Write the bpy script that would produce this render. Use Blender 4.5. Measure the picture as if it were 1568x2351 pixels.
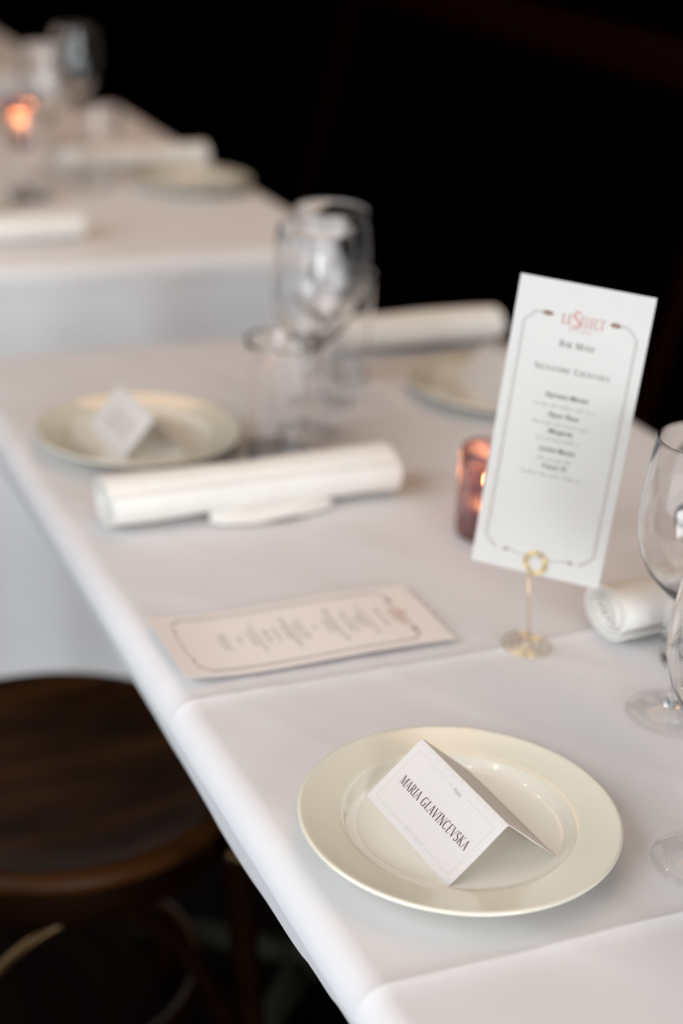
import bpy, bmesh, math, random
from mathutils import Vector, Matrix, noise
for o in list(bpy.data.objects): bpy.data.objects.remove(o)
SC = bpy.context.scene
COL = SC.collection
PI = math.pi
rnd = random.Random(7)

# ------------------------------------------------------------------ camera
cd = bpy.data.cameras.new('camera'); cam = bpy.data.objects.new('camera', cd); COL.objects.link(cam)
RT = Vector((0.9134524, -0.40335, 0.05397674)); UP = Vector((0.11716815, 0.38770032, 0.91430853)); FW = Vector((0.38971314, 0.82885297, -0.40140556))
cam.matrix_world = Matrix(((RT.x, UP.x, -FW.x, 0), (RT.y, UP.y, -FW.y, 0), (RT.z, UP.z, -FW.z, 0.75 + 0.60608), (0, 0, 0, 1)))
cd.sensor_fit = 'VERTICAL'; cd.sensor_height = 36; cd.lens = 55.87
cd.clip_start = 0.02; cd.clip_end = 60
cd.dof.use_dof = True; cd.dof.focus_distance = 1.015; cd.dof.aperture_fstop = 2.5
SC.camera = cam

# ------------------------------------------------------------------ world, daylight through the windows, an added warm strip, ceiling spots
wd = bpy.data.worlds.new('world'); SC.world = wd; wd.use_nodes = True
wd.node_tree.nodes['Background'].inputs[0].default_value = (0.75, 0.86, 1.0, 1)
wd.node_tree.nodes['Background'].inputs[1].default_value = 0.6
def area(name, loc, direction, sx, sy, power, color):
    l = bpy.data.lights.new(name, 'AREA'); l.shape = 'RECTANGLE'; l.size = sx; l.size_y = sy; l.energy = power; l.color = color
    o = bpy.data.objects.new(name, l); COL.objects.link(o); o.location = loc
    o.rotation_euler = Vector(direction).to_track_quat('-Z', 'Y').to_euler(); return o
def lamp(name, loc, power, radius, color):
    l = bpy.data.lights.new(name, 'POINT'); l.energy = power; l.shadow_soft_size = radius; l.color = color
    o = bpy.data.objects.new(name, l); COL.objects.link(o); o.location = loc; return o
DAY = (0.92, 0.965, 1.0)
PW = dict(A=67, B=208, D=29, G=13)
area('daylight_side', (-1.80, 0.3, 2.30), (1, 0, -0.35), 2.8, 1.9, PW['A'], DAY)
area('daylight_side_low', (-1.80, 0.3, 0.80), (1, 0, 0), 2.8, 1.1, PW['G'], DAY)
area('daylight_shopfront', (0.15, -4.44, 1.55), (0, 1, 0), 3.0, 2.6, PW['B'], DAY)
WARM = (1.0, 0.60, 0.36)
area('warm_fill_strip', (1.35, 2.6, 3.45), (-0.25, 0, -1), 5.2, 0.9, PW['D'], WARM)  # unseen warm strip, added large and soft to keep plate highlights dim
for q in ((.55, 1.1, 3.45), (.1, 2.2, 3.45), (.75, 2.9, 3.45), (-.5, .8, 3.45), (.2, 3.6, 3.45)): lamp('ceiling_spot', q, 2.5, 0.022, (1.0, .84, .66))
SC.cycles.transparent_max_bounces = 40; SC.cycles.max_bounces = 16; SC.cycles.transmission_bounces = 16; SC.cycles.sample_clamp_indirect = 60
SC.view_settings.view_transform = 'Standard'; SC.view_settings.look = 'None'
SC.view_settings.exposure = 0.0; SC.view_settings.gamma = 1.0; SC.view_settings.use_curve_mapping = False

# ------------------------------------------------------------------ materials
def mat(name, base, rough=0.6, metal=0.0, **kw):
    m = bpy.data.materials.new(name); m.use_nodes = True
    b = m.node_tree.nodes['Principled BSDF']
    b.inputs['Base Color'].default_value = (*base, 1); b.inputs['Roughness'].default_value = rough; b.inputs['Metallic'].default_value = metal
    for k, v in kw.items(): b.inputs[k.replace('_', ' ')].default_value = v
    return m
def nd(m, t, **kw):
    n = m.node_tree.nodes.new(t)
    for k, v in kw.items(): setattr(n, k, v)
    return n
def lk(m, a, b): m.node_tree.links.new(a, b)
def BS(m): return m.node_tree.nodes['Principled BSDF']
def noisy(m, c1, c2, scale, vec=(1, 1, 1), detail=4, bump=0.0, bscale=None, bdist=0.001):
    tc = nd(m, 'ShaderNodeTexCoord'); mp = nd(m, 'ShaderNodeMapping'); mp.inputs['Scale'].default_value = vec
    lk(m, tc.outputs['Object'], mp.inputs['Vector'])
    n = nd(m, 'ShaderNodeTexNoise'); n.inputs['Scale'].default_value = scale; n.inputs['Detail'].default_value = detail
    lk(m, mp.outputs[0], n.inputs['Vector'])
    r = nd(m, 'ShaderNodeValToRGB'); r.color_ramp.elements[0].position = 0.3; r.color_ramp.elements[1].position = 0.7
    r.color_ramp.elements[0].color = (*c1, 1); r.color_ramp.elements[1].color = (*c2, 1)
    lk(m, n.outputs[0], r.inputs[0]); lk(m, r.outputs[0], BS(m).inputs['Base Color'])
    if bump:
        n2 = nd(m, 'ShaderNodeTexNoise'); n2.inputs['Scale'].default_value = bscale or scale; n2.inputs['Detail'].default_value = 3
        lk(m, mp.outputs[0], n2.inputs['Vector'])
        b = nd(m, 'ShaderNodeBump'); b.inputs['Strength'].default_value = bump; b.inputs['Distance'].default_value = bdist
        lk(m, n2.outputs[0], b.inputs['Height']); lk(m, b.outputs[0], BS(m).inputs['Normal'])
    return m
M = {}
# woven table linen: fine crossed threads as relief
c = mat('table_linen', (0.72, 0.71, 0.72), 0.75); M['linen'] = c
BS(c).inputs['Sheen Weight'].default_value = 0.15
tc = nd(c, 'ShaderNodeTexCoord')
w1 = nd(c, 'ShaderNodeTexWave', bands_direction='X'); w2 = nd(c, 'ShaderNodeTexWave', bands_direction='Y')
for w in (w1, w2):
    w.inputs['Scale'].default_value = 520; w.inputs['Distortion'].default_value = 1.5; w.inputs['Detail'].default_value = 1; lk(c, tc.outputs['Object'], w.inputs['Vector'])
ad = nd(c, 'ShaderNodeMath', operation='ADD'); lk(c, w1.outputs[1], ad.inputs[0]); lk(c, w2.outputs[1], ad.inputs[1])
bp = nd(c, 'ShaderNodeBump'); bp.inputs['Strength'].default_value = 0.25; bp.inputs['Distance'].default_value = 0.00012
lk(c, ad.outputs[0], bp.inputs['Height']); lk(c, bp.outputs[0], BS(c).inputs['Normal'])
M['linen_far'] = c.copy(); M['linen_far'].name = 'lightened_linen'; BS(M['linen_far']).inputs['Base Color'].default_value = (0.86, 0.85, 0.85, 1)  # same linen, colour lightened to make up for weak light on the far drapes
M['napkin'] = noisy(mat('napkin_cotton', (0.9, 0.88, 0.83), 0.85), (0.88, 0.86, 0.81), (0.91, 0.89, 0.845), 60, bump=0.2, bscale=700, bdist=0.0002)
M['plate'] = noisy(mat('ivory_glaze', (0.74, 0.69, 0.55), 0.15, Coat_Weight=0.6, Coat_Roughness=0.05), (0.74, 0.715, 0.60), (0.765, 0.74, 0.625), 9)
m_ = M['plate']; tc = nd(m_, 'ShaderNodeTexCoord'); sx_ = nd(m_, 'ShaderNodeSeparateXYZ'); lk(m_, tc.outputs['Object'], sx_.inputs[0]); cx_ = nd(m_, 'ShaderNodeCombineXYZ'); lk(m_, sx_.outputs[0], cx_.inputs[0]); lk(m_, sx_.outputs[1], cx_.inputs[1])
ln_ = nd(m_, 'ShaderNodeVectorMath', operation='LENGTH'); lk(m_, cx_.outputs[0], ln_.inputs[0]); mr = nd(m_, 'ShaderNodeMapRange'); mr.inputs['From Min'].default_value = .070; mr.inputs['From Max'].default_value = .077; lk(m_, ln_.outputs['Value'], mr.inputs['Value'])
mc_ = nd(m_, 'ShaderNodeMix', data_type='RGBA'); mc_.inputs[6].default_value = (.84, .825, .745, 1); lk(m_, mr.outputs[0], mc_.inputs[0]); lk(m_, BS(m_).inputs['Base Color'].links[0].from_socket, mc_.inputs[7]); lk(m_, mc_.outputs[2], BS(m_).inputs['Base Color'])  # well coloured paler than the rim, standing in for window light reflected there
M['paper'] = noisy(mat('card_stock', (0.86, 0.84, 0.84), 0.7), (0.87, 0.855, 0.855), (0.895, 0.88, 0.88), 900, bump=0.05, bscale=1500, bdist=0.0001)
M['paper_menu'] = noisy(mat('menu_stock', (0.78, 0.77, 0.745), 0.7), (0.74, 0.73, 0.705), (0.76, 0.75, 0.725), 700)
M['paper_cream'] = noisy(mat('cream_stock', (0.86, 0.80, 0.76), 0.7), (0.85, 0.79, 0.75), (0.875, 0.815, 0.775), 700)
for k_, tw in (('paper', .45), ('paper_menu', .30)):     # thin card lets some light through
    m_ = M[k_]; tl = nd(m_, 'ShaderNodeBsdfTranslucent'); tl.inputs[0].default_value = (.95, .93, .90, 1); mx = nd(m_, 'ShaderNodeMixShader'); mx.inputs[0].default_value = tw
    lk(m_, BS(m_).outputs[0], mx.inputs[1]); lk(m_, tl.outputs[0], mx.inputs[2]); lk(m_, mx.outputs[0], m_.node_tree.nodes['Material Output'].inputs['Surface'])
M['ink'] = mat('black_foil_ink', (0.055, 0.022, 0.022), 0.35)
M['ink_palest'] = mat('palest_grey_ink', (0.70, 0.68, 0.675), 0.6)
M['ink_soft'] = mat('grey_ink', (0.30, 0.28, 0.27), 0.6)
M['ink_faint'] = mat('pale_grey_ink', (0.60, 0.58, 0.575), 0.6)
M['ink_line'] = mat('taupe_line_ink', (0.47, 0.435, 0.42), 0.6)
M['ink_menu'] = mat('menu_text_ink', (0.10, 0.10, 0.085), 0.6)
M['ink_red'] = mat('brick_red_ink', (0.50, 0.25, 0.21), 0.6)
M['ink_brown'] = mat('copper_brown_ink', (0.20, 0.07, 0.03), 0.6)
M['glass'] = mat('clear_glass', (1, 1, 1), 0.0, Transmission_Weight=1.0, IOR=1.47)
g = bpy.data.materials.new('thin_clear_glass'); g.use_nodes = True; M['thin'] = g      # thin blown wall: straight-through transmission plus Fresnel mirror
g.node_tree.nodes.remove(g.node_tree.nodes['Principled BSDF']); out_ = g.node_tree.nodes['Material Output']
lw = nd(g, 'ShaderNodeLayerWeight'); lw.inputs['Blend'].default_value = 0.5
pw = nd(g, 'ShaderNodeMath', operation='POWER'); pw.inputs[1].default_value = 3.2; lk(g, lw.outputs['Facing'], pw.inputs[0])
ml = nd(g, 'ShaderNodeMath', operation='MULTIPLY_ADD'); ml.inputs[1].default_value = 0.60; ml.inputs[2].default_value = 0.035; lk(g, pw.outputs[0], ml.inputs[0])
tr = nd(g, 'ShaderNodeBsdfTransparent'); tr.inputs[0].default_value = (.994, .993, .992, 1); gl = nd(g, 'ShaderNodeBsdfGlossy'); gl.inputs['Roughness'].default_value = 0.02
mx = nd(g, 'ShaderNodeMixShader'); lk(g, ml.outputs[0], mx.inputs[0]); lk(g, tr.outputs[0], mx.inputs[1]); lk(g, gl.outputs[0], mx.inputs[2]); lk(g, mx.outputs[0], out_.inputs['Surface'])
M['mauve'] = mat('mauve_glass', (0.68, 0.44, 0.48), 0.02, Transmission_Weight=1.0, IOR=1.48)
M['gold'] = mat('gold_wire', (0.86, 0.66, 0.30), 0.22, 1.0)
M['wood'] = noisy(mat('dark_stained_wood', (0.03, 0.013, 0.006), 0.40, Specular_IOR_Level=0.10), (0.006, 0.0022, 0.0008), (0.050, 0.0165, 0.0040), 6, vec=(1, 4, 4), detail=6)
M['bentwood'] = noisy(mat('polished_bentwood', (0.05, 0.02, 0.01), 0.25, Specular_IOR_Level=0.45, Specular_Tint=(1.0, 0.62, 0.30, 1)), (0.003, 0.001, 0.0005), (0.007, 0.0022, 0.001), 12, vec=(1, 1, 3))
M['darkpanel'] = noisy(mat('black_stained_panel', (0.003, 0.002, 0.002), 0.8, Specular_IOR_Level=0.0), (0.0005, 0.0003, 0.0003), (0.0010, 0.0005, 0.0005), 5, vec=(1, 1, 4))
M['oxblood'] = noisy(mat('oxblood_trim', (0.008, 0.0012, 0.0012), 0.6, Specular_IOR_Level=0.02), (0.005, 0.0005, 0.0005), (0.007, 0.0006, 0.0006), 6)
M['leather'] = noisy(mat('black_leather', (0.002, 0.001, 0.001), 0.8, Specular_IOR_Level=0.0), (0.0005, 0.0003, 0.0003), (0.0010, 0.0005, 0.0005), 14, bump=0.2, bscale=300)
M['iron'] = noisy(mat('grey_green_iron', (0.10, 0.10, 0.07), 0.6, 0.0, Specular_IOR_Level=0.1), (0.012, 0.012, 0.008), (0.018, 0.018, 0.012), 30)
M['board'] = noisy(mat('table_board', (0.1, 0.06, 0.03), 0.6), (0.08, 0.045, 0.02), (0.12, 0.07, 0.035), 12)
M['floor'] = noisy(mat('dark_floor_boards', (0.008, 0.005, 0.004), 0.6, Specular_IOR_Level=0.02), (0.0015, 0.001, 0.0008), (0.004, 0.0025, 0.0015), 4, vec=(6, 1, 1))
M['plaster'] = noisy(mat('dim_plaster', (0.30, 0.24, 0.20), 0.9), (0.27, 0.215, 0.18), (0.33, 0.265, 0.22), 3)
M['ceil'] = noisy(mat('warm_ceiling_paint', (0.50, 0.42, 0.36), 0.9), (0.47, 0.39, 0.33), (0.53, 0.45, 0.39), 2)
M['frame'] = noisy(mat('painted_frame', (0.08, 0.06, 0.05), 0.5), (0.07, 0.05, 0.04), (0.09, 0.07, 0.06), 20)
M['wax'] = mat('candle_wax', (0.85, 0.78, 0.68), 0.5, Subsurface_Weight=0.3)
M['tin'] = mat('tealight_tin', (0.7, 0.7, 0.7), 0.3, 1.0)
M['wick'] = mat('wick', (0.02, 0.015, 0.01), 0.9)
f = mat('candle_flame', (1, 0.5, 0.15), 0.5); M['flame'] = f
BS(f).inputs['Emission Color'].default_value = (1.0, 0.55, 0.20, 1); BS(f).inputs['Emission Strength'].default_value = 110

# ------------------------------------------------------------------ object helpers
def obj(name, data, material=None, parent=None, loc=None):
    if isinstance(data, bmesh.types.BMesh):
        me = bpy.data.meshes.new(name); data.to_mesh(me); data.free()
    else: me = data
    if material and not me.materials: me.materials.append(M[material])
    o = bpy.data.objects.new(name, me); COL.objects.link(o)
    if parent: o.parent = parent
    if loc: o.location = loc
    return o
def thing(name, label, cat, loc=(0, 0, 0), rotz=0, group=None):
    o = bpy.data.objects.new(name, None); COL.objects.link(o); o.empty_display_size = 0.02
    o.location = loc; o.rotation_euler = (0, 0, rotz); tag(o, label, cat, group); return o
def tag(o, label, cat, group=None):
    o['label'] = label; o['category'] = cat
    if group: o['group'] = group
    return o
def struct(name, bm, material):
    o = obj(name, bm, material); o['kind'] = 'structure'; return o
def dup(root, loc, rotz, label, group=None):
    r = root.copy(); COL.objects.link(r); r.location = loc; r.rotation_euler = (0, 0, rotz); r['label'] = label
    if group: r['group'] = group
    for ch in list(root.children):
        cc = ch.copy(); COL.objects.link(cc); cc.parent = r
        for g in list(ch.children):
            dd = g.copy(); COL.objects.link(dd); dd.parent = cc
    return r
def smooth(bm, ang=40):
    for fa in bm.faces: fa.smooth = True
    lim = math.radians(ang)
    for e in bm.edges:
        if len(e.link_faces) == 2 and e.calc_face_angle(0) > lim: e.smooth = False
    return bm
def box(bm, x0, x1, y0, y1, z0, z1):
    r = bmesh.ops.create_cube(bm, size=1); v = r['verts']
    bmesh.ops.scale(bm, vec=(x1 - x0, y1 - y0, z1 - z0), verts=v); bmesh.ops.translate(bm, vec=((x0 + x1) / 2, (y0 + y1) / 2, (z0 + z1) / 2), verts=v)
    return bm
def bbox(x0, x1, y0, y1, z0, z1, bev=0.0):
    bm = bmesh.new(); box(bm, x0, x1, y0, y1, z0, z1)
    if bev: bmesh.ops.bevel(bm, geom=bm.edges[:], offset=bev, segments=3, profile=0.5, affect='EDGES'); smooth(bm, 60)
    return bm
def lathe(prof, seg=64, bm=None, closed=True, rfun=None):
    bm = bm or bmesh.new(); rings = []
    for k, (r, z) in enumerate(prof):
        if r < 1e-6: rings.append([bm.verts.new((0, 0, z))])
        else: rings.append([bm.verts.new(((r if not rfun else rfun(k, r, 2 * PI * i / seg)) * math.cos(2 * PI * i / seg), (r if not rfun else rfun(k, r, 2 * PI * i / seg)) * math.sin(2 * PI * i / seg), z)) for i in range(seg)])
    for a, b in zip(rings, rings[1:]):
        for i in range(seg):
            j = (i + 1) % seg
            if len(a) == 1 and len(b) == 1: continue
            if len(a) == 1: bm.faces.new((a[0], b[i], b[j]))
            elif len(b) == 1: bm.faces.new((a[i], b[0], a[j]))
            else: bm.faces.new((a[i], b[i], b[j], a[j]))
    bmesh.ops.recalc_face_normals(bm, faces=bm.faces[:])
    return smooth(bm, 50)
def tube(pts, rad, seg=10, bm=None, cap=True):
    bm = bm or bmesh.new(); pts = [Vector(p) for p in pts]; n = len(pts); rings = []; ref = None
    for i, p in enumerate(pts):
        t = (pts[min(i + 1, n - 1)] - pts[max(i - 1, 0)]).normalized()
        if ref is None: ref = t.orthogonal().normalized()
        ref = (ref - t * ref.dot(t)).normalized(); b = t.cross(ref); r = rad(i / (n - 1)) if callable(rad) else rad
        rings.append([bm.verts.new(p + ref * (r * math.cos(2 * PI * k / seg)) + b * (r * math.sin(2 * PI * k / seg))) for k in range(seg)])
    for a, b in zip(rings, rings[1:]):
        for k in range(seg): bm.faces.new((a[k], a[(k + 1) % seg], b[(k + 1) % seg], b[k]))
    if cap: bm.faces.new(rings[0][::-1]); bm.faces.new(rings[-1])
    for fa in bm.faces: fa.smooth = True
    return bm
def catmull(P, n=8):
    P = [Vector(p) for p in P]; out = []
    for i in range(len(P) - 1):
        a, b, c_, d = P[max(i - 1, 0)], P[i], P[i + 1], P[min(i + 2, len(P) - 1)]
        for k in range(n):
            t = k / n; out.append(0.5 * ((2 * b) + (c_ - a) * t + (2 * a - 5 * b + 4 * c_ - d) * t * t + (3 * b - a - 3 * c_ + d) * t ** 3))
    out.append(P[-1]); return out

# ------------------------------------------------------------------ the room
XL, XR, YN, YB, ZC = -1.65, 1.95, -4.3, 7.5, 3.6
struct('floor', bbox(XL - .2, XR + .2, YN - .2, YB + .2, -0.1, 0), 'floor')
struct('ceiling', bbox(XL - .2, XR + .2, YN - .2, YB + .2, ZC, ZC + .1), 'ceil')
struct('wall_right', bbox(XR, XR + .12, YN - .2, YB + .2, 0, ZC), 'darkpanel')
struct('wall_back', bbox(XL - .2, XR, YB, YB + .12, 0, ZC), 'darkpanel')
def wall_with_holes(axis, pos, a0, a1, holes):
    """a 12 cm wall from a0 to a1 with rectangular window openings (lo, hi, z0, z1)"""
    bm = bmesh.new()
    def put(lo, hi, z0, z1):
        if axis == 'x': box(bm, pos - .12, pos, lo, hi, z0, z1)
        else: box(bm, lo, hi, pos - .12, pos, z0, z1)
    cur = a0
    for lo, hi, z0, z1 in holes:
        put(cur, lo, 0, ZC); put(lo, hi, 0, z0); put(lo, hi, z1, ZC); cur = hi
    put(cur, a1, 0, ZC); return bm
def window(name, axis, pos, lo, hi, z0, z1, mull):
    bm = bmesh.new(); w = .06
    bars = [(lo, lo + w, z0, z1), (hi - w, hi, z0, z1), (lo + w, hi - w, z0, z0 + w), (lo + w, hi - w, z1 - w, z1)] + [(m - .03, m + .03, z0 + w, z1 - w) for m in mull]
    for a, b, c_, d in bars:
        if axis == 'x': box(bm, pos - .09, pos - .03, a, b, c_, d)
        else: box(bm, a, b, pos - .09, pos - .03, c_, d)
    return struct(name, bm, 'frame')
H2 = (-1.15, 1.75, .20, 3.35); H3 = (-1.4, 1.7, .20, 2.90)
struct('wall_left', wall_with_holes('x', XL, YN - .12, YB, (H2,)), 'plaster')
struct('wall_near', wall_with_holes('y', YN, XL, XR, (H3,)), 'plaster')
window('window_1', 'x', XL, *H2, (.3,)); window('window_2', 'y', YN, *H3, (-.35, .65))

# ------------------------------------------------------------------ banquette along the right wall
bq = thing('banquette', 'black upholstered banquette with oxblood wooden rails along the dark wall', 'banquette', (1.40, 2.6, 0))
obj('base', bbox(-.02, .45, -2.6, 4.4, 0, .34), 'darkpanel', bq)
obj('seat', bbox(-.12, .12, -2.6, 4.4, .34, .47, .03), 'leather', bq)
def slanted(y0, y1, z0, z1, t0, t1, bev=.006):           # slab lying on the reclined back plane
    bm = bbox(-t1, -t0, y0, y1, z0, z1, bev)
    for v in bm.verts: v.co.x += (v.co.z - .47) * .22 + .05
    return bm
obj('backrest', slanted(-2.6, 4.4, .45, 1.0, -.06, 0), 'leather', bq)
obj('top_rail', slanted(-2.6, 4.4, .985, 1.045, -.07, .014), 'oxblood', bq)
for y in (-2.05, -.62, .81, 2.24, 3.67):
    obj('stile', slanted(y - .022, y + .022, .47, .99, 0, .010), 'oxblood', bq)

# ------------------------------------------------------------------ tables and their cloths
TX0, TX1 = .345, 1.000
def table(y0, y1, label):
    t = thing('bistro_table', label, 'table', ((TX0 + TX1) / 2, (y0 + y1) / 2, 0), 0, 'tables in a row under white cloths')
    hx, hy = (TX1 - TX0) / 2, (y1 - y0) / 2
    obj('table_top', bbox(-hx + .0, hx, -hy, hy, .72, .745, .004), 'board', t)
    for s in (-1, 1):
        cy = s * hy * .5
        obj('column', lathe([(0, .03), (.03, .03), (.03, .05), (.0155, .08), (.0155, .68), (.05, .70), (.05, .72), (0, .72)], 24), 'iron', t, (0, cy, 0))
        bm = bmesh.new()
        for k in range(4):
            a = PI / 4 + k * PI / 2
            tube([(.0, 0, .04), (.12 * math.cos(a), .12 * math.sin(a), .035), (.24 * math.cos(a), .24 * math.sin(a), .012)], lambda u: .02 - .008 * u, 8, bm)
        obj('foot_base', bm, 'iron', t, (0, cy, 0))
    return t
def cloth_bm(x0, x1, y0, y1, z, r, drop, tuck, creases, creases_x=(), nx=70, ny=150, seed=0.0, amp=.0014):
    """a cloth laid over a table: drop(side, s) gives how far it hangs below z; tuck turns the hem in under the edge"""
    def side_coords(a0, a1, n, extra, fine):
        flat = [a0 + (a1 - a0) * i / n for i in range(n + 1)]
        for cpos in fine:
            flat += [cpos + d for d in (-.03, -.022, -.016, -.012, -.009, -.0065, -.0045, -.003, -.0015, 0, .0015, .003, .0045, .0065, .009, .012, .016, .022, .03) if a0 < cpos + d < a1]
        flat = sorted(set(round(q, 5) for q in flat))
        over = [k / extra for k in range(1, extra + 1)]
        return [(a0, -t) for t in over[::-1]] + [(q, 0) for q in flat] + [(a1, t) for t in over]
    U = side_coords(x0, x1, nx, 44, creases_x); V = side_coords(y0, y1, ny, 44, creases)
    def wrinkle(x, y):
        h = amp * noise.noise(Vector((x * 5 + seed, y * 4, seed))) + .4 * amp * noise.noise(Vector((x * 17, y * 9 + seed, 3.1)))
        q = noise.noise(Vector(((x + y * .5) * 11 + seed, (y - x * .4) * 2.4, 7.7)))
        h += amp * .55 * math.exp(-(q / .10) ** 2)
        for cc in creases:
            d = y - cc - .004 * math.sin(x * 9)
            h += .0030 * math.exp(-abs(d) / .0065) - .0010 * math.exp(-(d / .03) ** 2)
        for cc in creases_x: h += .0013 * math.exp(-abs(x - cc) / .010)
        return h
    bm = bmesh.new(); G = []
    for (x, a) in U:
        row = []
        for (y, b) in V:
            ov = max(abs(a), abs(b))
            h = wrinkle(x, y)
            if ov == 0: row.append(bm.verts.new((x, y, z + h))); continue
            dl = math.hypot(a, b); dx, dy = a / dl, b / dl
            D = 0; wsum = 0
            for sd, wgt, s in (('L', max(0, -a), y), ('R', max(0, a), y), ('F', max(0, -b), x), ('B', max(0, b), x)):
                if wgt: D += wgt * drop(sd, s); wsum += wgt
            D /= wsum
            tk = tuck(dx, dy)
            # profile: quarter arc, then a straight hang; or (tucked) a small ledge, a hem drawn inward, and a turn under the edge
            L1 = r * PI / 2
            if not tk:
                hang = max(0.0, D - r); s = ov * (L1 + hang)
                if s < L1: out, dn = r * math.sin(s / r), r * (1 - math.cos(s / r))
                else: out, dn = r, s
                if s >= L1: dn = r + (s - L1)
            else:
                P_ = [(r, r), (r, r + .0025), (r - .0015, r + .0045), (r - .0045, r + .0050), (r - .0055, r + .0065), (r - .0055 - .26 * (D - r - .0065), D), (r - .012 - .26 * (D - r - .0065), D + .003), (r - .040 - .26 * (D - r), D - .004)]
                seg = [math.dist(P_[k], P_[k + 1]) for k in range(len(P_) - 1)]; s = ov ** 1.15 * (L1 + sum(seg))
                if s < L1: out, dn = r * math.sin(s / r), r * (1 - math.cos(s / r))
                else:
                    e = s - L1; k = 0
                    while k < len(seg) - 1 and e > seg[k]: e -= seg[k]; k += 1
                    q = min(1, e / seg[k]); out = P_[k][0] + (P_[k + 1][0] - P_[k][0]) * q; dn = P_[k][1] + (P_[k + 1][1] - P_[k][1]) * q
            along = y if abs(dx) > abs(dy) else x
            wav = 0
            if s > L1 and not tk:
                k = min(1, (s - L1) / .25)
                wav = k * .022 * (.5 + .5 * math.sin(along * 23 + 2 * math.sin(along * 7 + seed))) + .0012 * math.sin(along * 40 + seed) * min(1, (s - L1) / .01)
            out += wav
            row.append(bm.verts.new((x + dx * out, y + dy * out, z + h * max(0, 1 - s / L1 * .6) - dn)))
        G.append(row)
    for i in range(len(U) - 1):
        for j in range(len(V) - 1): bm.faces.new((G[i][j], G[i + 1][j], G[i + 1][j + 1], G[i][j + 1]))
    for fa in bm.faces: fa.smooth = True
    return bm
def hem_drop(sd, s):
    if sd == 'L':
        pts = [(.3, .045), (.66, .047), (.70, .053), (.771, .064), (.87, .070), (.987, .060), (1.10, .055), (1.34, .057), (1.8, .057)]
        for (a, p), (b, q) in zip(pts, pts[1:]):
            if a <= s <= b: t = (s - a) / (b - a); t = t * t * (3 - 2 * t); return p + (q - p) * t
        return .055
    return .055
TZ = 0.75
table(.50, 1.775, 'near table of the row, under the cloth set with the plates and menus')
tag(obj('tablecloth', cloth_bm(TX0, TX1, .50, 1.775, TZ, .021, hem_drop, lambda dx, dy: True, (.633, .965), (), 70, 150, 1.3), 'linen'),
    'white tablecloth with ironed fold lines and a short tucked hem on the near table', 'tablecloth', 'white tablecloths')
def long_drop(sd, s): return .68 if sd in 'FB' else .25
table(2.175, 3.43, 'second table of the row, hidden by a floor length white cloth')
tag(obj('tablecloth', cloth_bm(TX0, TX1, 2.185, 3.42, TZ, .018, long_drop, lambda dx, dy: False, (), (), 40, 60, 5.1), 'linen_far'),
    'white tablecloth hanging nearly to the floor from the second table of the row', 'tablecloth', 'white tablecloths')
table(3.83, 5.08, 'farthest table of the row, blurred in the upper left corner')
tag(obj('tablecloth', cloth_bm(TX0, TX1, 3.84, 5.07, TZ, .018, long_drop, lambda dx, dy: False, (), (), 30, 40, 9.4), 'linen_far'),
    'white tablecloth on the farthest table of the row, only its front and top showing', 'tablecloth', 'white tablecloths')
ZT = TZ + .0026           # things rest on the cloth

# ------------------------------------------------------------------ bentwood chair at the left of the near table
ch = thing('bentwood_chair', 'dark bentwood chair with a round wooden seat tucked under the near table', 'chair', (.330, 1.352, 0))
R0 = .195
obj('seat', lathe([(0, .452), (.12, .453), (R0 - .022, .460), (R0 - .012, .463), (R0 - .004, .460), (R0, .453), (R0 - .001, .446), (R0 - .006, .440), (0, .438)], 72), 'wood', ch)
obj('seat_ring', lathe([(R0 - .026, .441), (R0 - .004, .441), (R0 - .002, .425), (R0 - .005, .408), (R0 - .026, .408), (R0 - .026, .441)], 64), 'bentwood', ch)
legs = {}
for sx in (-1, 1):
    for sy in (-1, 1):
        if sx > 0: P = [(sx * .142, sy * .150, .43), (sx * .155, sy * .160, .28), (sx * .185, sy * .180, .0)]
        else: P = [(sx * .150, sy * .130, .43), (sx * .160, sy * .140, .28), (sx * .205, sy * .155, .0)]
        obj('leg', tube(catmull(P, 8), lambda u: .0165 - .005 * u, 14), 'bentwood', ch)
for sy in (-1, 1):        # arched braces under the seat
    y = sy * .163
    obj('arch_brace', tube(catmull([(-.142, sy * .142, .22), (-.125, y, .30), (-.085, y, .365), (-.02, y, .398), (.035, y, .385), (.085, y, .33), (.125, y, .25), (.140, sy * .16, .2)], 8), .0095, 10), 'bentwood', ch)
obj('stretcher_ring', tube([(.150 * math.cos(2 * PI * k / 40), .150 * math.sin(2 * PI * k / 40), .205) for k in range(41)], .009, 10, cap=False), 'bentwood', ch)
bow = [(-.155, -.150, .40), (-.175, -.172, .60), (-.215, -.168, .78), (-.240, -.10, .89), (-.248, 0, .92), (-.240, .10, .89), (-.215, .168, .78), (-.175, .172, .60), (-.155, .150, .40)]
obj('back_bow', tube(catmull(bow, 10), .0140, 14), 'bentwood', ch)
bow2 = [(-.185, -.095, .43), (-.195, -.105, .60), (-.215, -.09, .74), (-.225, 0, .80), (-.215, .09, .74), (-.195, .105, .60), (-.185, .095, .43)]
obj('inner_bow', tube(catmull(bow2, 10), .0100, 12), 'bentwood', ch)

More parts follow.
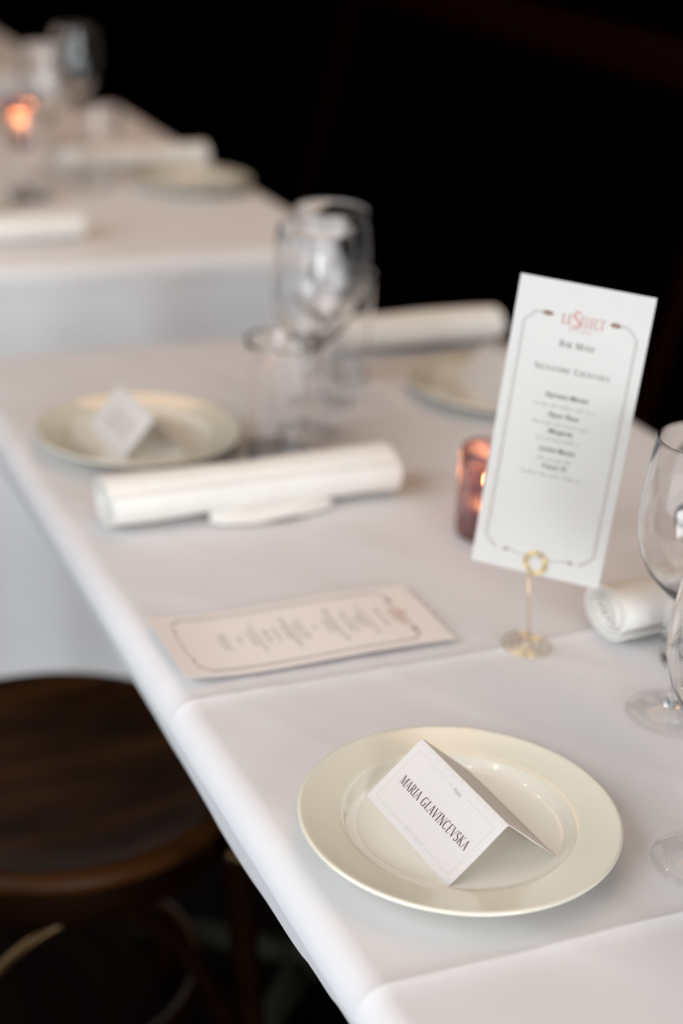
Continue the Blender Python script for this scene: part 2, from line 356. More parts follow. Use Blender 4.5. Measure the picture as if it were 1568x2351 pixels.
# ------------------------------------------------------------------ plates
PL = [(0, .0068), (.050, .0066), (.0655, .0068), (.0685, .0075), (.0720, .0095), (.0748, .0122), (.0765, .0130), (.080, .0136), (.0900, .0153), (.1000, .0172), (.1030, .0180), (.1045, .0180), (.1053, .0172), (.1052, .0160), (.1035, .0148),
      (.0950, .0122), (.0800, .0078), (.0720, .0045), (.0640, .0025), (.0600, .0022), (.0590, .0), (.0555, .0), (.0545, .0022), (0, .0022)]
pl_mesh = None
def plate(x, y, label):
    global pl_mesh
    if pl_mesh is None:
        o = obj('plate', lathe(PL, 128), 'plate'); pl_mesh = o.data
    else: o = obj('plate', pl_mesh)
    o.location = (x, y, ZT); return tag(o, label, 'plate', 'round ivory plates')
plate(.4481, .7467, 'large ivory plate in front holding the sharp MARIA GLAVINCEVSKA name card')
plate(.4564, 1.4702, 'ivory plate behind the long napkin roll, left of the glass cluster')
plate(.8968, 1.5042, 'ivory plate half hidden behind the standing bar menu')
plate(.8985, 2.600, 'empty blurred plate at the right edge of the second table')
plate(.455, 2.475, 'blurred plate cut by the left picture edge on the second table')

# ------------------------------------------------------------------ lettering: a small serif capital alphabet drawn as polygons
TK, TN, SF = .115, .042, .09
def arc(cx, cy, rx, ry, a0, a1, n=14): return [(cx + rx * math.cos(math.radians(a0 + (a1 - a0) * i / n)), cy + ry * math.sin(math.radians(a0 + (a1 - a0) * i / n))) for i in range(n + 1)]
# stroke = (points, kind): kind 'k' thick, 'n' thin, 'm' modulated (thick where the stroke runs upright)
GL = {
 'A': (.66, [([(.06, 0), (.34, 1)], 'n'), ([(.32, 1), (.60, 0)], 'k'), ([(.15, .34), (.50, .34)], 'n')], [(.06, 0), (.60, 0)]),
 'B': (.58, [([(.15, 0), (.15, 1)], 'k'), ([(.15, .98)] + arc(.26, .76, .2, .22, 90, -90) + [(.15, .54)], 'm'), ([(.26, .54)] + arc(.27, .28, .24, .26, 90, -90) + [(.15, .02)], 'm')], [(.10, 0), (.10, 1)]),
 'C': (.62, [(arc(.34, .5, .27, .5, 48, 318, 24), 'm')], []),
 'D': (.66, [([(.15, 0), (.15, 1)], 'k'), ([(.15, .98)] + arc(.24, .5, .34, .48, 90, -90, 20) + [(.15, .02)], 'm')], [(.10, 0), (.10, 1)]),
 'E': (.54, [([(.15, 0), (.15, 1)], 'k'), ([(.1, .98), (.46, .98), (.47, .84)], 'n'), ([(.15, .52), (.38, .52)], 'n'), ([(.1, .02), (.48, .02), (.50, .18)], 'n')], [(.10, 0), (.10, 1)]),
 'G': (.68, [(arc(.34, .5, .27, .5, 48, 300, 24), 'm'), ([(.55, .06), (.55, .42)], 'k')], [(.55, .42)]),
 'I': (.30, [([(.15, 0), (.15, 1)], 'k')], [(.15, 0), (.15, 1)]),
 'K': (.64, [([(.15, 0), (.15, 1)], 'k'), ([(.19, .44), (.52, 1)], 'n'), ([(.28, .56), (.57, 0)], 'k')], [(.15, 0), (.15, 1), (.52, 1), (.57, 0)]),
 'L': (.52, [([(.15, 0), (.15, 1)], 'k'), ([(.1, .02), (.46, .02), (.48, .2)], 'n')], [(.15, 0), (.15, 1)]),
 'M': (.86, [([(.13, 0), (.13, 1)], 'n'), ([(.15, 1), (.42, .04)], 'k'), ([(.42, .04), (.70, 1)], 'n'), ([(.73, 0), (.73, 1)], 'k')], [(.13, 0), (.73, 0), (.10, 1), (.76, 1)]),
 'N': (.72, [([(.13, 0), (.13, 1)], 'n'), ([(.14, 1), (.58, 0)], 'k'), ([(.59, 0), (.59, 1)], 'n')], [(.13, 0), (.09, 1), (.59, 1)]),
 'O': (.70, [(arc(.35, .5, .28, .5, 0, 360, 28), 'm')], []),
 'P': (.56, [([(.15, 0), (.15, 1)], 'k'), ([(.15, .98)] + arc(.26, .72, .23, .26, 90, -90) + [(.15, .46)], 'm')], [(.15, 0), (.10, 1)]),
 'R': (.62, [([(.15, 0), (.15, 1)], 'k'), ([(.15, .98)] + arc(.26, .74, .21, .24, 90, -90) + [(.15, .50)], 'm'), ([(.30, .50), (.56, 0)], 'k')], [(.15, 0), (.10, 1), (.58, 0)]),
 'S': (.50, [([(.42, .84)] + arc(.26, .75, .17, .24, 40, 235, 14) + [(.26, .5)] + arc(.24, .25, .19, .25, 50, -150, 14) , 'k')], []),
 'T': (.58, [([(.29, 0), (.29, 1)], 'k'), ([(.03, .82), (.05, .98), (.53, .98), (.55, .82)], 'n')], [(.29, 0)]),
 'U': (.68, [([(.14, 1), (.14, .3)] + arc(.34, .28, .2, .28, 180, 360, 14) + [(.54, .3), (.54, 1)], 'm')], [(.14, 1), (.54, 1)]),
 'V': (.66, [([(.06, 1), (.34, 0)], 'k'), ([(.33, 0), (.60, 1)], 'n')], [(.06, 1), (.60, 1)]),
 'W': (.92, [([(.06, 1), (.28, 0)], 'k'), ([(.28, 0), (.46, .9)], 'n'), ([(.46, .9), (.66, 0)], 'k'), ([(.66, 0), (.86, 1)], 'n')], [(.06, 1), (.86, 1)]),
 'Y': (.62, [([(.06, 1), (.31, .45)], 'k'), ([(.31, .45), (.56, 1)], 'n'), ([(.31, 0), (.31, .45)], 'k')], [(.06, 1), (.56, 1), (.31, 0)]),
 'Z': (.56, [([(.06, .84), (.07, .98), (.48, .98)], 'n'), ([(.46, .98), (.08, .02)], 'k'), ([(.07, .02), (.49, .02), (.51, .18)], 'n')], []),
 '&': (.70, [([(.62, .0), (.2, .72)] + arc(.3, .80, .14, .18, 200, -20, 10) + [(.40, .66), (.14, .38)] + arc(.28, .22, .2, .22, 150, 330, 12) + [(.60, .45)], 'n')], []),
 ' ': (.34, [], []),
}
def poly_stroke(bm, pts, kind, M2):
    pts = [Vector((p[0], p[1])) for p in pts]; n = len(pts); L, Rr = [], []
    for i, p in enumerate(pts):
        t = (pts[min(i + 1, n - 1)] - pts[max(i - 1, 0)]).normalized(); nn = Vector((-t.y, t.x))
        w = TK if kind == 'k' else TN if kind == 'n' else TN + (TK * 1.05 - TN) * abs(t.y) ** 1.6
        if kind == 'k' and n > 4: w = TK * (.55 + .45 * math.sin(PI * i / (n - 1)))
        L.append(bm.verts.new(M2(p + nn * w / 2))); Rr.append(bm.verts.new(M2(p - nn * w / 2)))
    for i in range(n - 1): bm.faces.new((L[i], Rr[i], Rr[i + 1], L[i + 1]))
def text_width(s, gap, small): return sum(GL[c.upper()][0] * (small if (small and c.islower()) else 1) + gap for c in s) - gap
def serif_text(s, cx, cy, height, length=None, gap=.05, small=.78, xs=1.0, bold=1.0, bm=None, slant=0):
    """centred capitals (lower-case letters become small capitals) on the xz plane facing -y, baseline at cy-height/2"""
    global TK, TN
    bm = bm or bmesh.new(); tw = text_width(s, gap, small); kx = height * xs if not length else length / tw
    tk, tn = TK, TN; TK, TN = TK * bold, TN * bold
    x = 0
    for c in s:
        g = GL[c.upper()]; q = small if (small and c.islower()) else 1
        def M2(p, x=x, q=q): return Vector((cx + (x + p[0] * q - tw / 2) * kx + slant * p[1] * q * height, 0, cy - height / 2 + p[1] * q * height))
        for pts, k in g[1]: poly_stroke(bm, pts, k, M2)
        for (sx, sy) in g[2]:
            e = SF if g[0] > .4 else .11
            poly_stroke(bm, [(sx - e, sy + (.018 if sy < .5 else -.018)), (sx + e, sy + (.018 if sy < .5 else -.018))], 'n', M2)
        x += g[0] * q + gap
    TK, TN = tk, tn
    bmesh.ops.recalc_face_normals(bm, faces=bm.faces[:]); return bm
def font_text(s, cx, cy, size, shear=0.0, width=None, bold=0.0, bm=None):
    cu = bpy.data.curves.new('t', 'FONT'); cu.body = s; cu.align_x = 'CENTER'; cu.align_y = 'CENTER'; cu.size = size; cu.shear = shear; cu.offset = bold; cu.resolution_u = 3
    o = bpy.data.objects.new('t', cu); COL.objects.link(o)
    me = bpy.data.meshes.new_from_object(o); bpy.data.objects.remove(o); bpy.data.curves.remove(cu)
    b2 = bmesh.new(); b2.from_mesh(me); bpy.data.meshes.remove(me)
    xs = [v.co.x for v in b2.verts]; k = (width / (max(xs) - min(xs))) if width else 1
    for v in b2.verts: v.co = Vector((cx + v.co.x * k, 0, cy + v.co.y))
    if bm is None: return b2
    me = bpy.data.meshes.new('t'); b2.to_mesh(me); b2.free(); bm.from_mesh(me); bpy.data.meshes.remove(me); return bm
def rect_line(bm, pts, w):
    pts = [Vector(p) for p in pts]
    n = len(pts); L, Rr = [], []
    for i, p in enumerate(pts):
        t = (pts[min(i + 1, n - 1)] - pts[max(i - 1, 0)]).normalized(); nn = Vector((-t.y, t.x))
        L.append(bm.verts.new((p.x + nn.x * w / 2, 0, p.y + nn.y * w / 2))); Rr.append(bm.verts.new((p.x - nn.x * w / 2, 0, p.y - nn.y * w / 2)))
    for i in range(n - 1): bm.faces.new((L[i], Rr[i], Rr[i + 1], L[i + 1]))
    return bm
def greek_line(bm, cx, cy, width, h, seed):
    """a line of print too small and blurred to read: short upright marks grouped like words"""
    r = random.Random(seed); x = cx - width / 2
    while x < cx + width / 2:
        nlet = r.randint(3, 8)
        for k in range(nlet):
            if x > cx + width / 2: break
            hh = h * r.choice((.62, .62, .7, 1.0)); ww = h * r.uniform(.10, .16)
            rect_line(bm, [(x, cy - h * .4), (x + h * .08, cy - h * .4 + hh)], ww)
            if r.random() < .6: rect_line(bm, [(x, cy - h * .36 + hh * r.choice((0, .5, .9))), (x + h * .34, cy - h * .36 + hh * .5)], h * .09)
            x += h * r.uniform(.42, .56)
        x += h * .45
    return bm

# ------------------------------------------------------------------ folded name cards
CL, CH, CG = .1067, .0528, .0397          # length, panel height, half spread at the foot
def tent_card(x, y, ang, label, print_fn, half=CG, k=1.0):
    t = thing('name_card', label, 'name card', (x, y, ZT + .0072), ang, 'folded name cards')
    zt = math.sqrt(CH * CH - half * half); th = .00035
    bm = bmesh.new()           # one folded sheet: cross-section with a small rounded crease, closed solid
    outer = [(-half, 0)] + [(-half + half * u, zt * u) for u in (.5, .93)] + [(0, zt * .985)] + [(half - half * u, zt * u) for u in (.93, .5)] + [(half, 0)]
    inner = [(px * (1 - .02), max(0, pz - th * 1.9)) if 0 < i < len(outer) - 1 else (px + (th * 1.6 if px < 0 else -th * 1.6), pz) for i, (px, pz) in enumerate(outer)]
    ring = outer + inner[::-1]; A = [bm.verts.new((-CL / 2, p[0], p[1])) for p in ring]; B = [bm.verts.new((CL / 2, p[0], p[1])) for p in ring]
    n = len(ring)
    for i in range(n): bm.faces.new((A[i], A[(i + 1) % n], B[(i + 1) % n], B[i]))
    m = len(outer)
    for S_, fl in ((A, 0), (B, 1)):
        for i in range(m - 1):
            q = (S_[i], S_[i + 1], S_[n - 2 - i], S_[n - 1 - i]); bm.faces.new(q[::-1] if fl else q)
    bmesh.ops.recalc_face_normals(bm, faces=bm.faces[:])
    obj('folded_sheet', bm, 'paper', t)
    # local print plane: x along ridge, z up the front panel (front = -y side)
    tilt = math.atan2(half, zt)
    for nm, bmp, mt in print_fn():
        for v in bmp.verts:
            s = v.co.z; v.co = Vector((v.co.x, -half + s * math.sin(tilt) - .00022 * math.cos(tilt), s * math.cos(tilt) + .00022 * math.sin(tilt)))
        obj(nm, bmp, mt, t)
    return t
def vz(v): return CH * (1 - v)            # v counted down from the ridge
def ux(u): return CL * (u - .5)
def maria():
    out = [('guest_name', serif_text('MARIA GLAVINCEVSKA', ux(.51), vz(.53), .0064, CL * .775, gap=.045, bold=.85), 'ink')]
    w = .00016
    bm = bmesh.new(); rect_line(bm, [(ux(.40), vz(.14)), (ux(.055), vz(.14))], w); rect_line(bm, [(ux(.055), vz(.14)), (ux(.055), vz(.91))], w); rect_line(bm, [(ux(.055), vz(.91)), (ux(.385), vz(.91))], w)
    out.append(('border_line', bm, 'ink_faint')); bm = bmesh.new()
    rect_line(bm, [(ux(.63), vz(.14)), (ux(.94), vz(.14))], w); rect_line(bm, [(ux(.94), vz(.14)), (ux(.94), vz(.91))], w); rect_line(bm, [(ux(.94), vz(.91)), (ux(.665), vz(.91))], w)
    out.append(('border_line', bm, 'ink_faint'))
    b2 = font_text('the', ux(.455), vz(.155), .0022); out.append(('small_word', b2, 'ink_faint'))
    out.append(('script_word', font_text('Wedding', ux(.535), vz(.165), .0040, .55, CL * .085, -.00006), 'ink_soft'))
    out.append(('couple_names', serif_text('VICKY & WAZIN', ux(.525), vz(.905), .0022, CL * .22, gap=.12, bold=.8), 'ink_palest'))
    return out
def blurred_name(seed, rows):
    def fn():
        bm = bmesh.new()
        for v, wd_ in rows: greek_line(bm, ux(.5), vz(v), CL * wd_, .0062, seed + v)
        return [('guest_name', bm, 'ink_soft')]
    return fn
tent_card(.4485, .7464, math.radians(-86.7), 'sharp white folded name card lettered MARIA GLAVINCEVSKA on the front plate', maria)
tent_card(.4520, 1.4650, math.radians(-88), 'blurred white folded name card on the plate behind the long napkin roll', blurred_name(3, ((.42, .60), (.62, .55))), .034)
tent_card(.9020, 1.5000, math.radians(88), 'blurred folded name card on the plate behind the standing bar menu', blurred_name(9, ((.5, .6),)), .036)

# ------------------------------------------------------------------ bar menu standing in a gold wire holder
MW, MH = .1016, .2286
def menu_logo(bm_red, y, k=1.0):
    serif_text('LE', -.0107 * k, y - .0004, .0078 * k, .0085 * k, gap=.04, bm=bm_red, bold=1.5)
    serif_text('S', -.0035 * k, y + .0004, .0120 * k, .0062 * k, bm=bm_red, bold=1.3)
    serif_text('ELECT', .0085 * k, y - .0004, .0078 * k, .0180 * k, gap=.04, bm=bm_red, bold=1.5)
    serif_text('BISTRO', 0, y - .0076 * k, .0022 * k, .0165 * k, gap=.35, bm=bm_red, bold=1.3)
def menu_border():
    """the ruled frame of the menu: a left and a right bracket, a rule at the foot and four small ornaments"""
    ch_ = .008; x0, x1, yt, yb = -.0425, .0425, .0890, -.0985; out = []
    for s in (-1, 1):
        bm = bmesh.new(); e = .0335 if s < 0 else .032
        rect_line(bm, [(s * .0265, yt), (s * (x1 - ch_), yt), (s * x1, yt - ch_), (s * x1, yb + ch_), (s * (x1 - ch_), yb), (s * e, yb)], .0024)
        out.append(('border_line', bm, 'ink_line'))
        bm = bmesh.new()
        rect_line(bm, [(s * .0290, yt), (s * .0270, yt + .0014), (s * .0240, yt + .0014), (s * .0215, yt)], .0009); rect_line(bm, [(s * .0290, yt), (s * .0270, yt - .0014), (s * .0240, yt - .0014), (s * .0215, yt)], .0009); rect_line(bm, [(s * .0285, yt), (s * .0225, yt)], .0012)
        out.append(('border_ornament', bm, 'ink_brown'))
        out.append(('border_ornament', rect_line(bmesh.new(), [(s * .0275, yb - .0006), (s * .0235, yb)], .0018), 'ink_brown'))
    out.append(('foot_rule', rect_line(bmesh.new(), [(-.0225, yb - .0004), (-.012, yb - .0022), (.012, yb - .0022), (.0225, yb - .0004)], .0011), 'ink_line'))
    return out
def standing_print(full=True):
    red = bmesh.new(); menu_logo(red, .0875)
    out = [('logo', red, 'ink_red')] + menu_border()
    if not full: return out
    out.append(('heading', serif_text('Bar Menu', 0, .0685, .0050, .0262, gap=.09, bold=1.25), 'ink_menu'))
    out.append(('section_heading', serif_text('Signature Cocktails', 0, .0490, .0046, .0570, gap=.12, bold=1.2), 'ink_menu'))
    hd = bmesh.new()
    for s, y, w in (('Espresso Martini', .0285, .0330), ('Paper Plane', .0135, .0235), ('Margarita', .0010, .0190), ('Lychee Martini', -.0135, .0280), ('French 75', -.0268, .0190)):
        font_text(s, -.0005, y, .0052, .25, w, .00008, hd)
    out.append(('drink_names', hd, 'ink_menu'))
    ds = bmesh.new()
    for i, (y, w) in enumerate(((.0205, .0470), (.0065, .0430), (-.0055, .0330), (-.0212, .0260), (-.0337, .0450))): greek_line(ds, -.0015, y, w, .0030, i + 20)
    out.append(('small_print', ds, 'ink_soft'))
    return out
def menu_stand(loc, card_loc, rot, label_card, label_holder, full, paper='paper_menu', name='bar_menu_card'):
    mc = thing(name, label_card, 'menu card', card_loc)
    R_ = Matrix.Rotation(rot[0], 3, 'Z') @ Matrix.Rotation(rot[1], 3, 'X') @ Matrix.Rotation(rot[2], 3, 'Y')
    mc.rotation_euler = R_.to_euler()
    obj('card', bbox(-MW / 2, MW / 2, 0, .00045, -MH / 2, MH / 2), paper, mc)
    for nm, b, mt in standing_print(full):
        for v in b.verts: v.co.y = -.00012
        obj(nm, b, mt, mc)
    if not label_holder: return mc
    h = thing('menu_holder', label_holder, 'menu holder', loc)
    R3 = R_.to_4x4(); cl = Vector(card_loc); base = Vector(loc)
    wr = .00062
    sp = [(.0220 * (1 - .74 * t) * math.cos(t * 2.7 * 2 * PI + 1.0), .0220 * (1 - .74 * t) * math.sin(t * 2.7 * 2 * PI + 1.0), wr + .0006 * t) for t in [i / 120 for i in range(121)]]
    sp += [(.0025, .0015, .002), (.0008, .0, .004)]
    obj('spiral_base', tube(sp, wr, 8), 'gold', h)
    clipc = cl + R_ @ Vector((-.001, 0, -.1045)) - base            # centre of the clip coil
    foot = clipc + R_ @ Vector((-.0030, 0, -.0125))
    obj('stem', tube([(.0008, 0, .0035), Vector((.0008, 0, .004)).lerp(foot, .5), foot], wr, 8), 'gold', h)
    for side, nm in ((-1, 'clip_coil'), (1, 'clip_coil')):
        pts = []
        for i in range(81):
            t = i / 80; a = -PI * .62 + t * 2 * 2 * PI * (1 if side < 0 else -1); rr = .0100 - .0040 * t
            pts.append(clipc + R_ @ Vector((rr * math.cos(a), side * (.0011) + (0 if side < 0 else .00045), rr * math.sin(a))))
        pts = [foot] + pts
        obj(nm, tube(pts, wr, 8), 'gold', h)
    return mc
menu_stand((.6222, .9570, ZT + .0006), (.627, .953, .936), (-.731, -.112, .051),
           'white bar menu headed Signature Cocktails standing upright in a gold wire holder', 'gold wire spiral holder gripping the standing bar menu', True)
menu_stand((.585, 3.16, ZT), (.590, 3.16, .93), (-.60, -.09, .02), 'blurred white menu card standing on the second table at the left picture edge', 'thin wire menu holder on the second table beside the glowing candle', False, name='menu_card')

# ------------------------------------------------------------------ dinner menu lying on the cloth
fm = thing('menu_card', 'cream dinner menu card lying flat on the cloth beside the left edge', 'menu card', (.4570, 1.0345, ZT + .0016), math.radians(-90.5))
nx_, ny_ = 4, 24
def lift(z): t = max(0, (-z - .055) / .06); return .0045 * t * t + .0010 * math.sin(z * 30)
bm = bmesh.new(); sheets = []
for dz in (.0008, .0004):
    sheets.append([[bm.verts.new((-MW / 2 + MW * i / nx_, -MH / 2 + MH * j / ny_, dz + lift(-MH / 2 + MH * j / ny_))) for j in range(ny_ + 1)] for i in range(nx_ + 1)])
g, h_ = sheets
for i in range(nx_):
    for j in range(ny_): bm.faces.new((g[i][j], g[i + 1][j], g[i + 1][j + 1], g[i][j + 1])); bm.faces.new((h_[i][j], h_[i][j + 1], h_[i + 1][j + 1], h_[i + 1][j]))
for j in range(ny_): bm.faces.new((g[0][j], g[0][j + 1], h_[0][j + 1], h_[0][j])); bm.faces.new((g[nx_][j], h_[nx_][j], h_[nx_][j + 1], g[nx_][j + 1]))
for i in range(nx_): bm.faces.new((g[i][0], h_[i][0], h_[i + 1][0], g[i + 1][0])); bm.faces.new((g[i][ny_], g[i + 1][ny_], h_[i + 1][ny_], h_[i][ny_]))
obj('card', bm, 'paper_cream', fm)
red = bmesh.new(); menu_logo(red, .0875); tx = bmesh.new(); tx2 = bmesh.new()
for i, (y, w) in enumerate(((.071, .030), (.058, .052), (.054, .022), (.050, .016), (.043, .036), (.039, .028), (.030, .056), (.026, .024), (.022, .022), (.012, .007), (.002, .036), (-.003, .026), (-.009, .050), (-.013, .022), (-.021, .024), (-.029, .020), (-.037, .045), (-.042, .026), (-.052, .008), (-.063, .026), (-.067, .022))):
    greek_line(tx if i % 3 else tx2, 0, y, w, .0034, i + 50)
for nm, b, mt in [('logo', red, 'ink_red')] + menu_border() + [('menu_lines', tx, 'ink_soft'), ('menu_headings', tx2, 'ink_menu')]:
    bmesh.ops.subdivide_edges(b, edges=[e for e in b.edges if e.calc_length() > .03], cuts=12)
    for v in b.verts: v.co = Vector((v.co.x, v.co.z, .0008 + lift(v.co.z) + .00015 + .0005 * 0))
    obj(nm, b, mt, fm)

# ------------------------------------------------------------------ wine glasses and tumblers
FOOT = [(0, .0012), (.026, .0008), (.0350, .0006), (.0356, .0014), (.0350, .0022), (.026, .0034), (.014, .0058), (.0078, .0092), (0, .0095)]
STEM = [(0, .0094), (.0077, .0094), (.0060, .0125), (.0048, .018), (.0042, .045), (.0044, .078), (.0060, .0888), (.0105, .0952), (0, .0975)]
BOWL = [(0, .0977), (.0107, .0954), (.0230, .105), (.0330, .116), (.0408, .131), (.0448, .147), (.0456, .160), (.0446, .178), (.0425, .198), (.0402, .217), (.0398, .2190), (.0391, .2190),
        (.0390, .217), (.0413, .198), (.0434, .178), (.0444, .160), (.0436, .147), (.0396, .1315), (.0320, .1175), (.0222, .1075), (.0110, .1000), (0, .0992)]
BASE = [(0, 0), (.0315, 0), (.0325, .0012), (.0330, .004), (.0334, .0105), (0, .0105)]
WALL = [(.0334, .0106), (.0345, .030), (.0382, .1195), (.0390, .1240), (.0388, .1250), (.0376, .1250), (.0370, .1240), (.0362, .1195), (.0326, .030), (.0316, .0106), (.0334, .0106)]
meshes = {}
for nm, pr in (('foot', FOOT), ('stem', STEM), ('bowl', BOWL), ('thick_base', BASE), ('wall', WALL), ('rim', [(.0401, .2185), (.0403, .2194), (.0399, .2202), (.0391, .2202), (.0387, .2194), (.0389, .2185), (.0401, .2185)]), ('lip', [(.0391, .1243), (.0392, .1254), (.0387, .1262), (.0377, .1262), (.0370, .1254), (.0371, .1243), (.0391, .1243)])):
    me = bpy.data.meshes.new(nm); b_ = lathe(pr, 96); b_.to_mesh(me); b_.free(); meshes[nm] = me
def glass(kind, x, y, label, zz=ZT):
    w = kind == 'w'
    t = thing('wine_glass' if w else 'water_tumbler', label, 'wine glass' if w else 'tumbler', (x, y, zz), rnd.uniform(0, 6), 'stemmed wine glasses' if w else 'clear water tumblers')
    for nm, mt in ((('foot', 'thin'), ('stem', 'glass'), ('bowl', 'glass'), ('rim', 'glass')) if w else (('thick_base', 'glass'), ('wall', 'glass'), ('lip', 'glass'))): obj(nm, meshes[nm], mt, t)
    return t
glass('w', .6725, .8285, 'empty wine glass at the right edge whose bowl rises beside the standing bar menu')
glass('w', .5850, .6640, 'closest wine glass, its foot cut by the lower right picture edge')
glass('t', .7420, .8880, 'clear tumbler behind the wine glasses at the right edge, by the rolled napkin end')
glass('t', .5800, 1.3900, 'tumbler standing right of the plate behind the long napkin roll')
glass('w', .6370, 1.4520, 'front wine glass of the blurred cluster in the middle of the near table')
glass('w', .6870, 1.5310, 'rear and taller looking wine glass of the blurred middle cluster')
glass('t', .7420, 1.6120, 'rear tumbler of the blurred middle cluster, nearest the far right napkin')
glass('w', .6800, 2.7350, 'blurred wine glass on the second table in front of the glowing candle')
glass('t', .7500, 2.6550, 'blurred tumbler on the second table, left of the empty plate')
glass('t', .6100, 2.5700, 'blurred tumbler on the second table at the left picture edge')
glass('w', .7900, 2.9500, 'blurred wine glass farthest right among those on the second table')

# ------------------------------------------------------------------ candle in ribbed mauve glass
def votive(x, y, label, label2, ox=0, oy=0):
    RB = 34
    def rf(k, r, a): return r + (.0011 * (abs(math.cos(a * RB / 2)) - .5) if k in range(2, 7) else 0)
    prof = [(0, 0), (.0262, 0), (.0285, .002), (.0295, .006), (.0298, .040), (.0300, .078), (.0300, .0835), (.0292, .0855), (.0282, .0855), (.0274, .0835), (.0272, .040), (.0268, .012), (.0250, .0090), (0, .0085)]
    t = obj('votive_holder', lathe(prof, RB * 6, rfun=rf), 'mauve', loc=(x, y, ZT)); tag(t, label, 'candle holder', 'ribbed mauve candle holders')
    c_ = thing('tealight', label2, 'candle', (x + ox, y + oy, ZT + .0088), 0, 'burning tealights')
    obj('tin_cup', lathe([(0, 0), (.0185, 0), (.019, .001), (.0192, .0155), (.0188, .0155), (.0186, .002), (0, .0012)], 40), 'tin', c_)
    obj('wax', lathe([(0, .0012), (.0183, .002), (.0180, .0195), (.015, .0185), (0, .0182)], 40), 'wax', c_)
    obj('wick', tube([(0, 0, .0175), (.0004, 0, .0225), (.0012, 0, .0255)], .0007, 6), 'wick', c_)
    obj('flame', lathe([(0, .0245), (.0012, .0257), (.0020, .0277), (.0019, .0303), (.0012, .0335), (.0005, .0365), (0, .038)], 20), 'flame', c_)
    l = lamp('candle_glow', (0, 0, .042), .05, .004, (1.0, .50, .18)); l.parent = c_
    return t
votive(.6950, 1.1600, 'ribbed mauve glass candle holder partly hidden behind the standing bar menu', 'lit tealight inside the mauve holder behind the bar menu', .006, -.003)
votive(.6960, 3.0040, 'blurred glowing candle holder on the second table at the upper left', 'lit tealight glowing orange on the second table')

# ------------------------------------------------------------------ rolled napkins
def napkin_bm(L, r_out, turns, seed, th=.0030, squash=.80):
    """a cloth spirally rolled about the x axis, ends open so that the layers show"""
    bm = bmesh.new(); NT = int(turns * 26); NL = 44; r_in = .0025
    def ring(off):
        G = []
        for i in range(NL + 1):
            u = i / NL; x = L * (u - .5); row = []
            env = 1 + .05 * math.sin(u * 7 + seed) + .045 * (u - .5)
            for k in range(NT + 1):
                t = k / NT; a = -t * turns * 2 * PI + seed - 1.0; rr = (r_in + (r_out - r_in) * t + off) * env
                n1 = noise.noise(Vector((x * 22 + seed, math.cos(a) * 1.3, math.sin(a) * 1.3 + t * 2)))
                rr += .0014 * n1 * t
                skew = .010 * (t - .5) * math.sin(seed * 3) + .004 * noise.noise(Vector((t * 9, seed, u)))
                zz = rr * math.sin(a) * squash
                row.append((x + skew * (1 if abs(u - .5) > .3 else .5), rr * math.cos(a) * 1.08, zz))
            G.append(row)
        return G
    A, B = ring(th / 2), ring(-th / 2)
    zmin = min(p[2] for row in A for p in row)
    VA = [[bm.verts.new((p[0], p[1], max(p[2] - zmin, 0) )) for p in row] for row in A]; VB = [[bm.verts.new((p[0], p[1], max(p[2] - zmin, .0004))) for p in row] for row in B]
    for V, fl in ((VA, 0), (VB, 1)):
        for i in range(NL):
            for k in range(NT):
                q = (V[i][k], V[i + 1][k], V[i + 1][k + 1], V[i][k + 1]); bm.faces.new(q[::-1] if fl else q)
    for i in (0, NL):
        for k in range(NT): bm.faces.new((VA[i][k], VA[i][k + 1], VB[i][k + 1], VB[i][k]))
    for k in (0, NT):
        for i in range(NL): bm.faces.new((VA[i][k], VA[i + 1][k], VB[i + 1][k], VB[i][k]))
    bmesh.ops.recalc_face_normals(bm, faces=bm.faces[:]); return smooth(bm, 60)
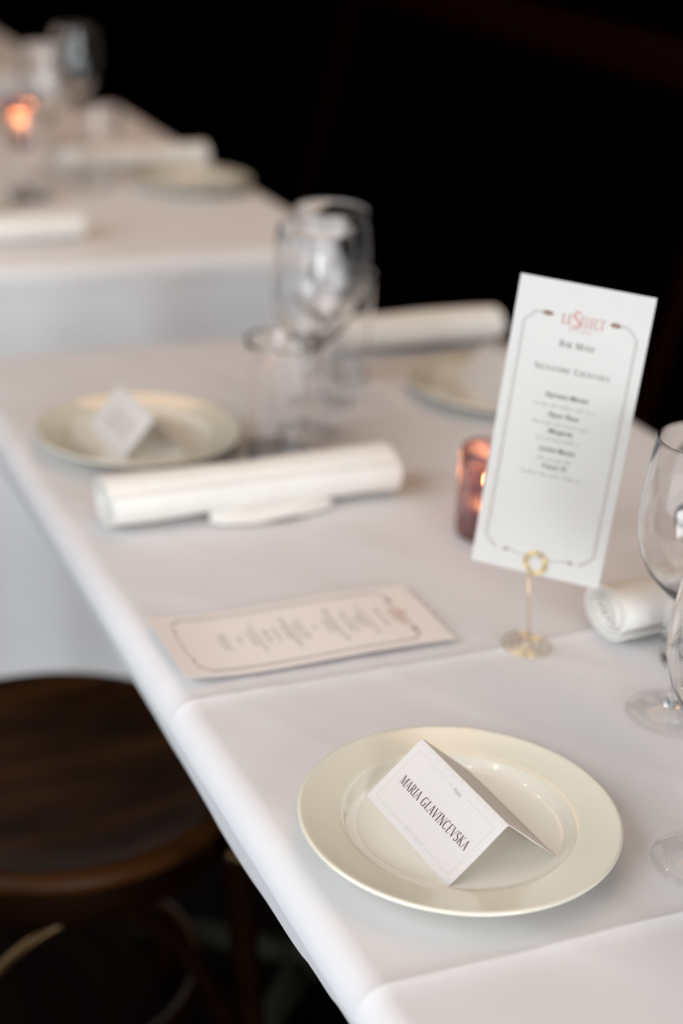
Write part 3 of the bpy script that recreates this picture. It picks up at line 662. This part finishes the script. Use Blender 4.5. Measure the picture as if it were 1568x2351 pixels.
def napkin(x0, x1, y, r, rotz, label, seed, flap=True, side=-1, lift_=0):
    L = x1 - x0
    t = thing('rolled_napkin', label, 'napkin', ((x0 + x1) / 2, y, ZT), rotz, 'rolled cream napkins')
    obj('roll', napkin_bm(L, r, 4.6, seed), 'napkin', t)
    if flap:
        bm = bmesh.new()                      # the loose corner of the cloth lying out beside the roll
        n = 16; top = []; bot = []
        for i in range(n + 1):
            u = i / n; xx = L * (-.16 + .40 * u); w = (1 - abs(2 * u - 1.25) / 1.25) if u < .63 else (1 - (u - .63) / .37)
            w = math.sin(PI * min(1, u ** .8)) ** .8; row = []
            for j in range(7):
                s = j / 6; yy = side * (r * .55 + (r * .45 + .016 * w) * s); zz = .0085 * (1 - s) ** 1.5 + .0030 + .0018 * math.sin(u * 9 + s * 3)
                row.append((xx + .012 * s * (u - .5), yy, zz))
            top.append(row)
        VT = [[bm.verts.new(p) for p in row] for row in top]; VB = [[bm.verts.new((p[0], p[1], max(.0002, p[2] - .0022))) for p in row] for row in top]
        for i in range(n):
            for j in range(6): bm.faces.new((VT[i][j], VT[i][j + 1], VT[i + 1][j + 1], VT[i + 1][j])); bm.faces.new((VB[i][j], VB[i + 1][j], VB[i + 1][j + 1], VB[i][j + 1]))
        for i in range(n): bm.faces.new((VT[i][6], VB[i][6], VB[i + 1][6], VT[i + 1][6])); bm.faces.new((VT[i][0], VT[i + 1][0], VB[i + 1][0], VB[i][0]))
        for j in range(6): bm.faces.new((VT[0][j], VB[0][j], VB[0][j + 1], VT[0][j + 1])); bm.faces.new((VT[n][j], VT[n][j + 1], VB[n][j + 1], VB[n][j]))
        bmesh.ops.recalc_face_normals(bm, faces=bm.faces[:]); smooth(bm, 60)
        obj('loose_flap', bm, 'napkin', t)
    return t
napkin(.366, .654, 1.288, .0280, math.radians(1), 'long cream napkin roll lying in front of the blurred middle plate and tumbler', 1.1)
napkin(.688, .965, .957, .0265, math.radians(2), 'napkin roll at the right whose spiral end points at the gold holder', 2.4, False)
napkin(.73, .995, 1.690, .0265, math.radians(0), 'blurred napkin roll at the back right corner of the near table', 3.3, False)
napkin(.335, .622, 2.300, .0265, math.radians(0), 'blurred napkin roll at the front of the second table, by the left picture edge', 4.2, False)
napkin(.72, .985, 2.770, .0255, math.radians(0), 'blurred napkin roll behind the empty plate on the second table', 5.6, False)
napkin(.55, .84, 3.960, .0225, math.radians(0), 'blurred napkin roll on the farthest table of the row', 6.3, False)
